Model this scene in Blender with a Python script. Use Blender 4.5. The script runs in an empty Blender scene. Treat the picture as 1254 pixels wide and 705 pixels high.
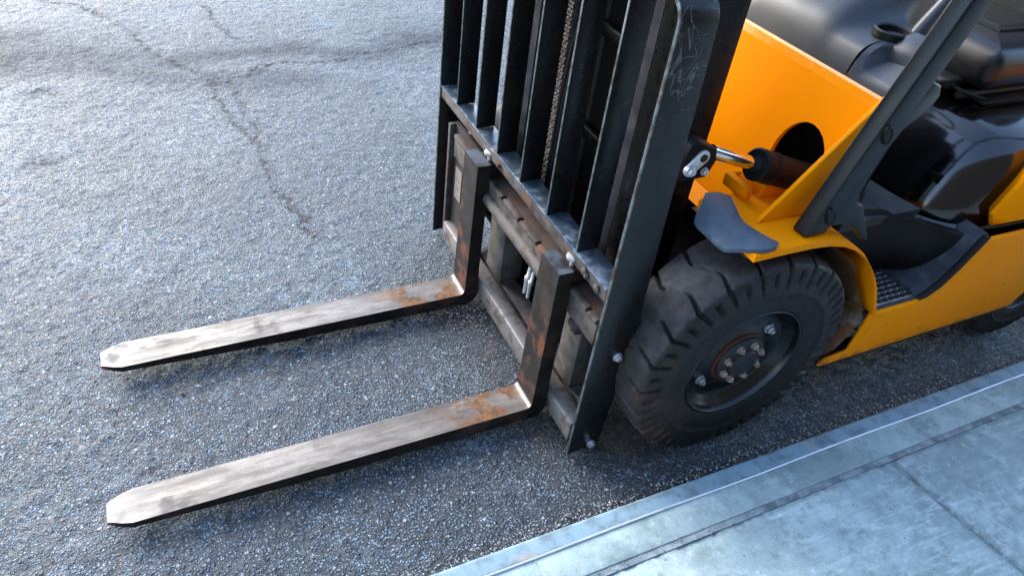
import bpy, bmesh, math, random
import numpy as np
from mathutils import Vector, Matrix
random.seed(7); RNG = np.random.default_rng(11)
SC = bpy.context.scene; COL = SC.collection
R = math.radians

# ------------------------------------------------------------------ camera
cam_d = bpy.data.cameras.new("camera"); cam = bpy.data.objects.new("camera", cam_d); COL.objects.link(cam)
RIGHT = Vector((-0.90368863, 0.41305991, 0.11282006)); DOWN = Vector((0.18746931, 0.61855686, -0.76304827)); FWD = Vector((-0.38497028, -0.66840775, -0.63641886))
m = Matrix.Identity(4)
for i in range(3):
    m[i][0] = RIGHT[i]; m[i][1] = -DOWN[i]; m[i][2] = -FWD[i]
m[2][3] = 1.62
cam.matrix_world = m
cam_d.sensor_width = 36; cam_d.lens = 36 * 870.69 / 1254; cam_d.clip_start = 0.05; cam_d.clip_end = 500
SC.camera = cam

# ------------------------------------------------------------------ light
SUN = Vector((0.36, -0.78, 0.52)).normalized()
el = math.asin(SUN.z); az = math.atan2(SUN.x, SUN.y)
W = bpy.data.worlds.new("World"); SC.world = W; W.use_nodes = True
nt = W.node_tree; bg = nt.nodes["Background"]
sky = nt.nodes.new("ShaderNodeTexSky"); sky.sky_type = 'NISHITA'; sky.sun_disc = False
sky.sun_elevation = el; sky.sun_rotation = az; sky.air_density = 1.0; sky.dust_density = 1.2; sky.ozone_density = 1.5
nt.links.new(sky.outputs[0], bg.inputs[0]); bg.inputs[1].default_value = 0.15
sd = bpy.data.lights.new("sun", 'SUN'); sd.energy = 0.75; sd.angle = R(35); sd.color = (1.0, 0.98, 0.95)
so = bpy.data.objects.new("sun", sd); COL.objects.link(so); so.rotation_euler = SUN.to_track_quat('Z', 'Y').to_euler(); so.location = (0, 0, 8)
SC.view_settings.view_transform = 'Standard'; SC.view_settings.look = 'None'; SC.view_settings.gamma = 1.0
SC.view_settings.exposure = 2.55

# ------------------------------------------------------------------ materials
class NT:
    def __init__(s, name):
        s.m = bpy.data.materials.new(name); s.m.use_nodes = True; s.t = s.m.node_tree
        s.b = s.t.nodes["Principled BSDF"]; g = s.t.nodes.new("ShaderNodeNewGeometry"); s.pos = g.outputs["Position"]; s.nor = g.outputs["Normal"]
    def link(s, a, b): s.t.links.new(a, b)
    def sep(s, v):
        n = s.t.nodes.new("ShaderNodeSeparateXYZ"); s.link(v, n.inputs[0]); return n.outputs
    def val(s, sock, v):
        if hasattr(v, 'links'): s.link(v, sock)
        elif isinstance(v, (tuple, list)): sock.default_value = tuple(v) + ((1,) if len(v) == 3 and len(sock.default_value) == 4 else ())
        else: sock.default_value = v
    def map(s, scale=(1, 1, 1), rot=(0, 0, 0), v=None):
        n = s.t.nodes.new("ShaderNodeMapping"); s.link(v or s.pos, n.inputs[0]); n.inputs["Scale"].default_value = scale; n.inputs["Rotation"].default_value = rot; return n.outputs[0]
    def noise(s, scale, detail=4, rough=.55, v=None, dist=0):
        n = s.t.nodes.new("ShaderNodeTexNoise"); s.link(v or s.pos, n.inputs[0]); n.inputs["Scale"].default_value = scale
        n.inputs["Detail"].default_value = detail; n.inputs["Roughness"].default_value = rough; n.inputs["Distortion"].default_value = dist; return n.outputs[0]
    def vor(s, scale, feat='F1', out=0, v=None, rnd=1):
        n = s.t.nodes.new("ShaderNodeTexVoronoi"); n.feature = feat; s.link(v or s.pos, n.inputs["Vector"]); n.inputs["Scale"].default_value = scale; n.inputs["Randomness"].default_value = rnd; return n.outputs[out]
    def rng(s, v, a, b, c=0, d=1):
        n = s.t.nodes.new("ShaderNodeMapRange"); n.interpolation_type = 'SMOOTHSTEP'; s.val(n.inputs[0], v)
        for i, x in enumerate((a, b, c, d)): n.inputs[i + 1].default_value = x
        return n.outputs[0]
    def math(s, op, a, b=0):
        n = s.t.nodes.new("ShaderNodeMath"); n.operation = op; s.val(n.inputs[0], a); s.val(n.inputs[1], b); return n.outputs[0]
    def mul(s, *a):
        r = a[0]
        for x in a[1:]: r = s.math('MULTIPLY', r, x)
        return r
    def mix(s, f, a, b):
        n = s.t.nodes.new("ShaderNodeMix"); n.data_type = 'RGBA'; s.val(n.inputs[0], f); s.val(n.inputs[6], a); s.val(n.inputs[7], b); return n.outputs[2]
    def mixf(s, f, a, b):
        n = s.t.nodes.new("ShaderNodeMix"); s.val(n.inputs[0], f); s.val(n.inputs[2], a); s.val(n.inputs[3], b); return n.outputs[0]
    def attr(s, name):
        n = s.t.nodes.new("ShaderNodeAttribute"); n.attribute_name = name; return n.outputs["Fac"]
    def bump(s, h, strength, dist=.002, prev=None):
        n = s.t.nodes.new("ShaderNodeBump"); s.val(n.inputs["Height"], h); n.inputs["Strength"].default_value = strength; n.inputs["Distance"].default_value = dist
        if prev is not None: s.link(prev, n.inputs["Normal"])
        return n.outputs[0]
    def out(s, col=None, rough=None, metal=None, nor=None, coat=None, coat_r=.1, spec=None):
        if col is not None: s.val(s.b.inputs["Base Color"], col)
        if rough is not None: s.val(s.b.inputs["Roughness"], rough)
        if metal is not None: s.val(s.b.inputs["Metallic"], metal)
        if nor is not None: s.link(nor, s.b.inputs["Normal"])
        if coat is not None: s.b.inputs["Coat Weight"].default_value = coat; s.b.inputs["Coat Roughness"].default_value = coat_r
        if spec is not None: s.b.inputs["Specular IOR Level"].default_value = spec
        return s.m

def worn(name, base, dirt, rough=.4, metal=0, scale=9, lo=.45, hi=.7, amount=.6, bump=.15, bscale=120, coat=None, rust=None, rlo=.6, rhi=.68, rscale=14, spec=None):
    n = NT(name); f = n.mul(n.rng(n.noise(scale, 6, .65), lo, hi), amount)
    c = n.mix(f, base, dirt); rr = n.mixf(f, rough, min(.95, rough + .25))
    if rust:
        rf = n.rng(n.noise(rscale, 7, .7), rlo, rhi); c = n.mix(rf, c, rust); rr = n.mixf(rf, rr, .85); mm = n.mixf(rf, metal, 0.0)
    else: mm = metal
    return n.out(c, rr, mm, n.bump(n.noise(bscale, 3), bump, .001), coat, spec=spec)

def asphalt():
    n = NT("asphalt"); W = n.t.nodes.new('ShaderNodeVectorMath'); W.operation = 'MULTIPLY_ADD'; nz_ = n.t.nodes.new('ShaderNodeTexNoise'); n.link(n.pos, nz_.inputs[0]); nz_.inputs['Scale'].default_value = 95; n.link(nz_.outputs[1], W.inputs[0]); W.inputs[1].default_value = (.011, .011, .011); n.link(n.pos, W.inputs[2]); P = W.outputs[0]
    cell = n.vor(150, 'F1', 1, P); cs = n.sep(cell)[0]; d1 = n.vor(150, 'F1', 0, P); d2 = n.vor(340, 'F1', 0, P); c2 = n.sep(n.vor(340, 'F1', 1, P))[1]
    big = n.noise(2.2, 5, .6); med = n.noise(14, 5, .6)
    c = n.mix(n.rng(cs, .15, .95), (.031, .056, .085), (.158, .256, .345))
    c = n.mix(n.rng(c2, .84, .98), c, (.27, .37, .45))                    # pale chips
    c = n.mix(n.rng(cs, .93, .99), c, (.30, .36, .40))
    c = n.mix(n.mul(n.rng(d1, .26, .50), .95), c, (.010, .013, .016))     # bitumen between stones
    c = n.mix(n.mul(n.rng(big, .42, .66), n.rng(med, .25, .65), .45), c, (.040, .046, .055))
    c = n.mix(n.mul(n.rng(n.noise(1.5, 5, .6, n.map((1, 1, 1), (0, 0, .6))), .46, .64), n.rng(med, .3, .7), n.rng(cs, .2, .8), .45), c, (.23, .31, .36))   # dusty pale worn areas
    bs = n.vor(46, 'F1', 0, P); bc = n.sep(n.vor(46, 'F1', 1, P))[0]; c = n.mix(n.mul(n.rng(bs, .24, .18), n.rng(bc, .62, .7), .75), c, n.mix(n.rng(bc, .62, 1.0), (.19, .235, .27), (.40, .44, .46)))
    st = n.attr('stain'); c = n.mix(n.mul(st, n.rng(med, .2, .62), .95), c, (.016, .020, .028))
    ru = n.attr('rust'); c = n.mix(n.mul(ru, n.rng(n.noise(60, 5, .7), .35, .62)), c, (.10, .04, .014))
    di = n.attr('dirt'); c = n.mix(n.mul(di, n.rng(n.noise(35, 5, .65), .25, .6)), c, (.028, .020, .015))  # road dirt together with the truck's painted shadow
    cr = n.attr('crack'); c = n.mix(n.rng(cr, .08, .55), c, (.010, .010, .012))
    big2 = n.vor(62, 'F1', 0, P); h = n.math('ADD', n.mul(n.rng(d1, .56, .20), .75), n.mul(n.rng(big2, .40, .15), .55)); h = n.math('SUBTRACT', h, n.mul(d2, .22))
    h = n.math('ADD', h, n.mul(cs, .7))
    nb = n.bump(n.mul(h, n.rng(n.noise(6, 4, .6), .3, .7, .75, 1.2)), .95, .0044); nb = n.bump(n.noise(420, 3), .25, .001, nb)
    og = n.mul(n.rng(n.noise(2.6, 4, .6, n.map((1, 1, 1), (0, 0, 2.2))), .60, .72), n.rng(n.noise(25, 4), .3, .6)); c = n.mix(n.mul(og, .55), c, (.020, .024, .030))
    ro = n.mixf(n.mul(st, .5), n.rng(n.noise(90, 3), .3, .7, .44, .68), .85)
    n.link(n.mixf(st, .50, .28), n.b.inputs['Specular IOR Level'])
    return n.out(c, ro, 0, nb)

def concrete(name, a, b, scratch=.5, seed=0):
    n = NT(name); P = n.map((1, 1, 1), (0, 0, seed)); dk = lambda t, k: tuple(x * k for x in t)
    c = n.mix(n.rng(n.noise(4.5, 7, .68, P), .34, .66), a, b)
    c = n.mix(n.mul(n.rng(n.noise(2.2, 6, .65, P), .46, .62), .75), c, dk(a, .66))
    c = n.mix(n.mul(n.rng(n.noise(17, 7, .75, P), .48, .66), .7), c, dk(a, .62))
    c = n.mix(n.mul(n.rng(n.noise(24, 6, .75, n.map((1, 1, 1), (0, 0, 2 + seed))), .56, .72), .5), c, tuple(min(.75, x * 1.35) for x in b))
    c = n.mix(n.mul(n.rng(n.noise(330, 4, .7), .45, .75), .5), c, dk(a, .5))
    st = n.map((9, 60, 1), (0, 0, .95)); br = n.noise(1.0, 6, .7, st, .6)
    c = n.mix(n.mul(n.rng(br, .48, .72), n.rng(n.noise(3, 4), .4, .6), scratch), c, tuple(min(.78, x * 1.4) for x in b))
    st2 = n.map((5, 380, 1), (0, 0, -.75)); c = n.mix(n.mul(n.rng(n.noise(1.0, 2, .5, st2), .72, .76), n.rng(n.noise(5, 2), .52, .62), .8), c, (.70, .72, .72))
    c = n.mix(n.rng(n.vor(26, 'F1', 0, P), .075, .03), c, dk(a, .28))
    c = n.mix(n.mul(n.attr('dirt'), n.rng(n.noise(50, 4), .25, .6), .8), c, dk(a, .33))
    nb = n.bump(br, .15, .002); nb = n.bump(n.noise(40, 6, .7), .35, .003, nb); nb = n.bump(n.noise(300, 4, .7), .5, .0015, nb)
    return n.out(c, n.rng(n.noise(20, 3), .3, .7, .8, .95), 0, nb, spec=.12)

def fork_steel():
    n = NT("fork_steel"); x, y, z = n.sep(n.pos); nz = n.sep(n.nor)[2]; nx = n.sep(n.nor)[0]
    n1 = n.noise(16, 7, .65); n2 = n.noise(5, 5, .6); st = n.noise(1.0, 5, .6, n.map((7, 42, 42)))
    dark = n.mix(n.rng(n1, .35, .7), (.009, .006, .005), (.030, .024, .021))
    rustp = n.mul(n.rng(n1, .50, .62), n.rng(n2, .42, .58), n.rng(z, .50, .25))
    dark = n.mix(n.mul(rustp, n.rng(nx, .3, .6, .35, 1)), dark, (.105, .030, .011))
    top = n.rng(nz, .55, .8); blade = n.mul(top, n.rng(z, .2, .1))
    pol = n.mix(n.rng(st, .35, .7), (.125, .110, .094), (.26, .232, .198))
    pol = n.mix(n.mul(n.rng(n.noise(1.0, 7, .75, n.map((9, 26, 26))), .44, .66), .55), pol, (.12, .104, .090))
    pol = n.mix(n.mul(n.rng(n.noise(150, 4, .7), .52, .68), .5), pol, (.10, .085, .075))
    sc = n.noise(1.0, 2, .5, n.map((2.2, 260, 260), (0, 0, .03))); pol = n.mix(n.mul(n.rng(sc, .66, .72), .5), pol, (.50, .48, .45))
    pol = n.mix(n.mul(n.rng(x, .02, -.62), n.rng(n.noise(9, 5, .6), .30, .75), .85), pol, (.085, .070, .062))
    hr = n.mul(n.rng(x, -.44, -.60), n.rng(n.noise(13, 6, .6), .46, .56), n.rng(x, -.775, -.74))
    pol = n.mix(hr, pol, n.mix(n.rng(n.noise(40, 5, .7), .35, .65), (.060, .030, .015), (.175, .072, .018)))
    pol = n.mix(n.mul(n.rng(x, .12, .30), n.rng(n.noise(12, 4), .2, .6)), pol, (.20, .185, .165)); c = n.mix(blade, dark, pol)
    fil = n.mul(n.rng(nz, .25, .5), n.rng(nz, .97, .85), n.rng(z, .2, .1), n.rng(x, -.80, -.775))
    c = n.mix(n.mul(fil, .6), c, (.40, .33, .29))  # heel fillet catching light, painted as a paler strip
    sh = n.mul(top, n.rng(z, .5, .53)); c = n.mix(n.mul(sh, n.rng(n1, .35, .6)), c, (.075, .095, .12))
    rd = n.mul(n.rng(x, .300, .312), n.rng(nz, .5, .2)); c = n.mix(n.mul(rd, .8), c, (.45, .06, .05))
    metal = n.mul(n.mixf(blade, .35, .6), n.math('SUBTRACT', 1, hr)); ro = n.mixf(blade, .55, n.rng(st, .3, .7, .58, .46))
    ro = n.mixf(n.math('MAXIMUM', hr, rustp), ro, .8)
    nb = n.bump(st, .12, .0015); nb = n.bump(n1, .3, .002, nb)
    return n.out(c, ro, metal, nb)

def black_paint(name="black_paint", edge=-.8216, k=2.0, spec=.40):
    n = NT(name); x, y, z = n.sep(n.pos); n1 = n.noise(30, 6, .7)
    c = n.mix(n.mul(n.rng(n.noise(6, 5, .6), .4, .7), .6), tuple(v * k for v in (.0030, .0033, .0037)), tuple(v * k for v in (.0080, .0080, .0078)))
    sc = n.noise(1.0, 3, .55, n.map((35, 25, 300), (.35, .1, 0))); sf = n.mul(n.rng(sc, .70, .74), n.rng(n.noise(7, 3), .5, .62), .5); c = n.mix(sf, c, (.07, .075, .075))
    c = n.mix(n.mul(n.rng(n.noise(18, 7, .7), .66, .72), .8), c, (.035, .016, .008))
    q = n.noise(11, 3, .55, n.map((1, 1, .8)), .8); q2 = n.noise(16, 2, .5, n.map((.7, 1, 1.6)), .5); ln = n.math('MAXIMUM', n.rng(n.math('ABSOLUTE', n.math('SUBTRACT', q, .5)), .010, .002), n.rng(n.math('ABSOLUTE', n.math('SUBTRACT', q2, .47)), .008, .002))
    c = n.mix(n.mul(ln, n.rng(y, -1.01, -.99), n.rng(z, .98, 1.10), n.rng(n.noise(9, 3), .42, .55), .55 if k > 1 else 0), c, (.16, .165, .165))
    w = n.mul(n.rng(x, edge - .0005, edge + .0005), n.rng(n1, .25, .55)); c = n.mix(w, c, n.mix(n.rng(n.noise(40, 4), .45, .65), (.095, .12, .13), (.045, .035, .03)))
    return n.out(c, n.mixf(w, n.rng(n.noise(50, 4), .3, .7, .24, .42), .5), n.mul(w, .5), n.bump(n.noise(70, 4), .12, .001), spec=spec)

def orange_paint(name='orange_paint', spec=.05, rough=.40):
    n = NT(name); x, y, z = n.sep(n.pos)
    c = n.mix(n.mul(n.rng(n.noise(5, 5, .6), .4, .75), .35), (.92, .275, .0004), (.88, .240, .0004))
    g = n.mul(n.rng(n.noise(22, 7, .7), .60, .72), n.rng(z, .74, .45), .75); c = n.mix(g, c, (.17, .075, .028))
    c = n.mix(n.mul(n.rng(n.noise(60, 6, .75), .68, .73), n.rng(z, .60, .3), .9), c, (.05, .03, .02))
    c = n.mix(n.mul(n.rng(z, .25, .19), n.rng(n.noise(30, 5), .35, .6), .8), c, (.09, .055, .04))
    return n.out(c, n.rng(n.noise(40, 4), .3, .7, rough, rough + .12), 0, n.bump(n.noise(150, 3), .06, .001), .0, .15, spec=spec)

def rubber(name, tread=True):
    n = NT(name); x, y, z = n.sep(n.pos)
    c = n.mix(n.rng(n.noise(22, 6, .65), .35, .7), (.0042, .0040, .0042), (.0105, .0100, .0100))
    c = n.mix(n.mul(n.rng(n.noise(160, 3), .5, .7), .5), c, (.017, .016, .016))
    f = n.mul(n.rng(n.noise(6, 5, .6), .42, .62), n.rng(z, .60, .2), n.rng(x, -1.18, -1.02), .85); c = n.mix(f, c, (.052, .024, .013))
    st = n.attr('dust'); c = n.mix(n.mul(st, n.rng(n.noise(30, 5), .2, .7), .75), c, (.042, .039, .042))
    nb = n.bump(n.noise(180, 4, .7), .3, .001)
    return n.out(c, n.rng(n.noise(40, 4), .3, .7, .52, .75), 0, nb, spec=.4)

MT = dict(
 asphalt=asphalt(), slab=concrete("sidewalk_concrete", (.265, .345, .340), (.475, .565, .545), .45), kerbc=concrete("kerb_concrete", (.25, .325, .32), (.39, .475, .46), .30, 1.1),
 bed=worn("joint_dirt", (.10, .125, .135), (.24, .285, .29), .9, 0, 22, .35, .62, 1, .5, 120),
 kerb_steel=worn("kerb_steel", (.19, .29, .34), (.075, .095, .105), .60, .2, 11, .42, .66, .75, .3, 120, rust=(.30, .255, .215), rlo=.56, rhi=.66, rscale=5), bead=worn("polished_bead", (.72, .73, .74), (.4, .4, .4), .3, .6),
 fork=fork_steel(), black=black_paint(), mastblk=black_paint("mast_black_paint", 9.0, .7, .2),
 shelf=worn("shelf_scuffed_black", (.060, .085, .115), (.20, .25, .29), .30, .55, 26, .46, .68, .8, .25, 160),
 bar=worn("carriage_steel", (.028, .021, .018), (.095, .083, .076), .60, .25, 22, .36, .64, .85, .45, 70, rust=(.085, .032, .012), rlo=.53, rhi=.62),
 barworn=worn("carriage_worn_steel", (.22, .205, .195), (.06, .05, .045), .42, .6, 18, .45, .66, .9, .35, 110, rust=(.11, .042, .016), rlo=.60, rhi=.7),
 rail=worn("rail_steel", (.038, .036, .042), (.085, .076, .078), .42, .45, 20, .4, .7, .8, .3, 140, rust=(.11, .035, .013), rlo=.66, rhi=.73, rscale=22),
 rust=worn("rust", (.050, .020, .009), (.075, .052, .042), .7, 0, 14, .35, .7, .9, .5, 80), darkrust=worn("dark_rust", (.010, .006, .0045), (.032, .013, .006), .8, 0, 10, .4, .7, .9, .4, 80),
 plate=worn("carriage_plate_steel", (.050, .046, .046), (.130, .124, .120), .66, .2, 16, .36, .64, .85, .4, 70, rust=(.08, .036, .018), rlo=.62, rhi=.76),
 zinc=worn("zinc", (.62, .65, .66), (.34, .34, .33), .33, .7, 60, .45, .7, .6), chrome=worn("chrome", (.78, .78, .78), (.6, .58, .55), .12, 1, 20, .5, .8, .4, .02),
 brass=worn("rusty_nut", (.46, .36, .29), (.22, .12, .08), .45, .6, 90, .4, .65, .8), chain=worn("chain_steel", (.20, .16, .13), (.06, .04, .03), .5, .5, 60, .4, .65, .8),
 orange=orange_paint(), orange_gloss=orange_paint('orange_gloss', .9, .16), rubber=rubber("tyre_rubber"), flap=worn("mud_flap_rubber", (.034, .058, .084), (.072, .105, .135), .46, 0, 30, .35, .7, .8, .5, 200),
 rim=worn("rim_black", (.005, .0055, .0065), (.018, .016, .015), .24, .1, 12, .45, .7, .7, .15, 90, rust=(.040, .014, .007), rlo=.66, rhi=.74), hub=worn("hub_grey", (.022, .023, .025), (.04, .033, .028), .45, .3, 30),
 rustrim=worn("hub_rust", (.10, .022, .009), (.045, .016, .009), .7, .1, 25),
 plastic=worn("dash_plastic", (.032, .037, .044), (.048, .053, .058), .42, 0, 5, .4, .7, .5, .12, 600), gloss=worn("gloss_black_plastic", (.0022, .0022, .0025), (.004, .0038, .0038), .13, 0, 3, .5, .8, .5, .04, 25, spec=.8),
 matte=worn("matte_black_plastic", (.0036, .0036, .004), (.0085, .008, .0078), .45, 0, 8, .4, .7, .7, .2, 300, spec=.28), pillar=worn("pillar_paint", (.0040, .0062, .0092), (.0065, .0092, .0125), .34, 0, 6, .4, .7, .5, .08, 200, spec=.33),
 vinyl=worn("seat_vinyl", (.003, .0034, .0045), (.006, .006, .007), .33, 0, 9, .4, .7, .5, .10, 120, spec=.5), mat=worn("floor_mat", (.03, .033, .036), (.075, .078, .078), .75, 0, 30, .35, .65, .8, .6, 200),
 grip=worn("step_grip", (.010, .011, .0125), (.032, .032, .032), .55, 0, 40, .4, .7, .7, .3, 200), gripbed=worn("step_bed", (.22, .22, .22), (.42, .41, .40), .6, .2, 45, .35, .65, .9, .4, 150),
 steptrim=worn("step_trim", (.018, .027, .037), (.055, .068, .080), .42, 0, 26, .4, .68, .8, .3, 160), dirtmetal=worn("wheel_well_dirt", (.17, .075, .026), (.23, .21, .195), .8, 0, 20, .50, .66, .9, .6, 60),
 frame=worn("frame_dark", (.003, .0022, .0018), (.010, .0048, .0028), .8, 0, 10, spec=.1), label=worn("label_plate", (.22, .19, .155), (.10, .07, .045), .6, 0, 40, .42, .66, .8), cyl=worn("cylinder_black", (.0045, .005, .006), (.010, .0095, .009), .5, 0, 9, spec=.14),
 brickdark=worn('dark_wall', (.03, .028, .027), (.06, .055, .05), .9, 0, 3), pebble=worn("brown_pebble", (.16, .11, .075), (.10, .07, .05), .8, 0, 80), grit=worn("grit", (.16, .155, .15), (.36, .35, .34), .85, 0, 60, .4, .6, 1), ink=worn("label_ink", (.05, .03, .02), (.1, .06, .04), .7),
)

# ------------------------------------------------------------------ mesh helpers
LOC = {}
class MB:
    def __init__(s): s.v = []; s.f = []
    def add(s, v, f):
        o = len(s.v); s.v += [tuple(p) for p in v]; s.f += [tuple(i + o for i in q) for q in f]; return s
    def box(s, x0, x1, y0, y1, z0, z1):
        v = [(x, y, z) for z in (z0, z1) for y in (y0, y1) for x in (x0, x1)]
        return s.add(v, [(0, 2, 3, 1), (4, 5, 7, 6), (0, 1, 5, 4), (2, 6, 7, 3), (0, 4, 6, 2), (1, 3, 7, 5)])
    def prism(s, poly, a, b, plane='xz'):
        P = {'xz': lambda p, t: (p[0], t, p[1]), 'xy': lambda p, t: (p[0], p[1], t), 'yz': lambda p, t: (t, p[0], p[1])}[plane]
        n = len(poly); v = [P(p, a) for p in poly] + [P(p, b) for p in poly]
        return s.add(v, [tuple(range(n)), tuple(range(2 * n - 1, n - 1, -1))] + [(i, i + n, (i + 1) % n + n, (i + 1) % n) for i in range(n)])
    def rings(s, rings, close=True, caps=True):
        n = len(rings[0]); v = [p for r in rings for p in r]; f = []
        for k in range(len(rings) - 1):
            for i in range(n if close else n - 1):
                j = (i + 1) % n; f.append((k * n + i, k * n + j, (k + 1) * n + j, (k + 1) * n + i))
        if caps and close: f += [tuple(range(n - 1, -1, -1)), tuple(range((len(rings) - 1) * n, len(rings) * n))]
        return s.add(v, f)
    def tube(s, path, r, n=12, caps=True):
        path = [Vector(p) for p in path]; rings = []; prev = None
        for i, p in enumerate(path):
            t = (path[min(i + 1, len(path) - 1)] - path[max(i - 1, 0)]).normalized()
            if prev is None: u = t.orthogonal().normalized()
            else: u = (prev - t * prev.dot(t)).normalized()
            prev = u; w = t.cross(u); rr = r[i] if isinstance(r, (list, tuple)) else r
            rings.append([p + (u * math.cos(a) + w * math.sin(a)) * rr for a in [2 * math.pi * k / n for k in range(n)]])
        return s.rings(rings, True, caps)
    def lathe(s, prof, c, axis='y', n=48, caps=False):      # prof: (along axis, radius)
        rings = []
        for a, r in prof:
            ring = []
            for k in range(n):
                t = 2 * math.pi * k / n; q = (r * math.cos(t), r * math.sin(t))
                ring.append({'y': (c[0] + q[0], c[1] + a, c[2] + q[1]), 'z': (c[0] + q[0], c[1] + q[1], c[2] + a), 'x': (c[0] + a, c[1] + q[0], c[2] + q[1])}[axis])
            rings.append(ring)
        return s.rings(rings, True, caps)
    def grid(s, rows):
        n = len(rows[0]); return s.add([p for r in rows for p in r], [(k * n + i, k * n + i + 1, (k + 1) * n + i + 1, (k + 1) * n + i) for k in range(len(rows) - 1) for i in range(n - 1)])
    def sheet(s, rows, th):                                   # a grid given thickness th (vector)
        n = len(rows[0]); k = len(rows); th = Vector(th); a = [Vector(p) for r in rows for p in r]; o = len(a); f = []
        for j in range(k - 1):
            for i in range(n - 1):
                q = (j * n + i, j * n + i + 1, (j + 1) * n + i + 1, (j + 1) * n + i); f.append(q); f.append(tuple(x + o for x in reversed(q)))
        for i in range(n - 1):
            f.append((i, i + o, i + 1 + o, i + 1)); b = (k - 1) * n; f.append((b + i, b + i + 1, b + i + 1 + o, b + i + o))
        for j in range(k - 1):
            f.append((j * n, (j + 1) * n, (j + 1) * n + o, j * n + o)); e = n - 1; f.append((j * n + e, j * n + e + o, (j + 1) * n + e + o, (j + 1) * n + e))
        return s.add(a + [p + th for p in a], f)
    def mesh(s, name, mat, org=(0, 0, 0), bev=0, seg=2, smooth=40, limit=30):
        bm = bmesh.new(); vs = [bm.verts.new((p[0] - org[0], p[1] - org[1], p[2] - org[2])) for p in s.v]
        for q in s.f:
            try: bm.faces.new([vs[i] for i in q])
            except ValueError: pass
        bmesh.ops.recalc_face_normals(bm, faces=bm.faces)
        if bev:
            e = [e for e in bm.edges if len(e.link_faces) == 2 and e.calc_face_angle(0) > R(limit)]
            bmesh.ops.bevel(bm, geom=e, offset=bev, segments=seg, profile=.5, affect='EDGES', clamp_overlap=True)
        me = bpy.data.meshes.new(name); bm.to_mesh(me); bm.free()
        for mm in (mat if isinstance(mat, (list, tuple)) else [mat]): me.materials.append(mm)
        me.shade_smooth()
        if smooth is not None: me.set_sharp_from_angle(angle=R(smooth))
        return me
    def obj(s, name, mat, parent=None, org=None, bev=0, seg=2, smooth=40, limit=30, **props):
        if org is None:
            a = np.array(s.v); org = tuple((a.min(0) + a.max(0)) / 2)
        return place(name, s.mesh(name, mat, org, bev, seg, smooth, limit), parent, org, **props)

def place(name, me, parent, org, **props):
    o = bpy.data.objects.new(name, me); COL.objects.link(o); LOC[o.name] = Vector(org)
    if parent is not None: o.parent = parent; o.location = Vector(org) - LOC[parent.name]
    else: o.location = org
    for k, v in props.items(): o[k] = v
    return o
def empty(name, loc, **props):
    o = place(name, None, None, loc, **props); o.empty_display_size = .2; return o
def hexbolt(mb, c, d, r, h, washer=1.45):
    d = Vector(d).normalized(); u = d.orthogonal().normalized(); w = d.cross(u); c = Vector(c)
    rg = lambda rr, z, n: [c + d * z + (u * math.cos(2 * math.pi * k / n) + w * math.sin(2 * math.pi * k / n)) * rr for k in range(n)]
    mb.rings([rg(r * washer, 0, 20), rg(r * washer, h * .22, 20)])
    mb.rings([rg(r, h * .22, 6), rg(r, h * .85, 6), rg(r * .8, h, 6)])
    return mb
YC = -1.45
def mir(mb, s):                                             # mirrors a near-side shape to the far side
    if s > 0: mb.v = [(x, 2 * YC - y, z) for x, y, z in mb.v]
    return mb

# ------------------------------------------------------------------ the road
def seg_dist(X, Y, pts, widths):
    best = np.full(X.shape, 1e9, np.float32)
    for (a, b), wd in zip(zip(pts[:-1], pts[1:]), widths):
        dx, dy = b[0] - a[0], b[1] - a[1]; L = dx * dx + dy * dy
        t = np.clip(((X - a[0]) * dx + (Y - a[1]) * dy) / L, 0, 1)
        best = np.minimum(best, np.hypot(X - a[0] - t * dx, Y - a[1] - t * dy) / wd)
    return best
def vnoise(X, Y, sc, seed):                                 # cheap value noise
    r = np.random.default_rng(seed).random((256, 256)).astype(np.float32); x = X * sc; y = Y * sc
    i = np.floor(x).astype(int); j = np.floor(y).astype(int); u = x - i; v = y - j; u = u * u * (3 - 2 * u); v = v * v * (3 - 2 * v)
    g = lambda a, b: r[a & 255, b & 255]
    return (g(i, j) * (1 - u) + g(i + 1, j) * u) * (1 - v) + (g(i, j + 1) * (1 - u) + g(i + 1, j + 1) * u) * v
def np_grid(name, x0, x1, y0, y1, step, zfun, attrs, mat):
    nx = int(round((x1 - x0) / step)) + 1; ny = int(round((y1 - y0) / step)) + 1
    X, Y = np.meshgrid(np.linspace(x0, x1, nx), np.linspace(y0, y1, ny)); Z = zfun(X, Y)
    co = np.stack([X, Y, Z], -1).reshape(-1, 3).astype(np.float32)
    idx = np.arange(nx * ny).reshape(ny, nx); q = np.stack([idx[:-1, :-1], idx[:-1, 1:], idx[1:, 1:], idx[1:, :-1]], -1).reshape(-1, 4).astype(np.int32)
    me = bpy.data.meshes.new(name); me.vertices.add(len(co)); me.vertices.foreach_set("co", co.ravel())
    me.loops.add(q.size); me.loops.foreach_set("vertex_index", q.ravel()); me.polygons.add(len(q)); me.polygons.foreach_set("loop_start", np.arange(0, q.size, 4, dtype=np.int32))
    me.update(); me.validate(); me.shade_smooth(); me.materials.append(mat)
    for k, fn in attrs.items():
        a = me.attributes.new(k, 'FLOAT', 'POINT'); a.data.foreach_set("value", fn(X, Y).ravel().astype(np.float32))
    return me
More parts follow.
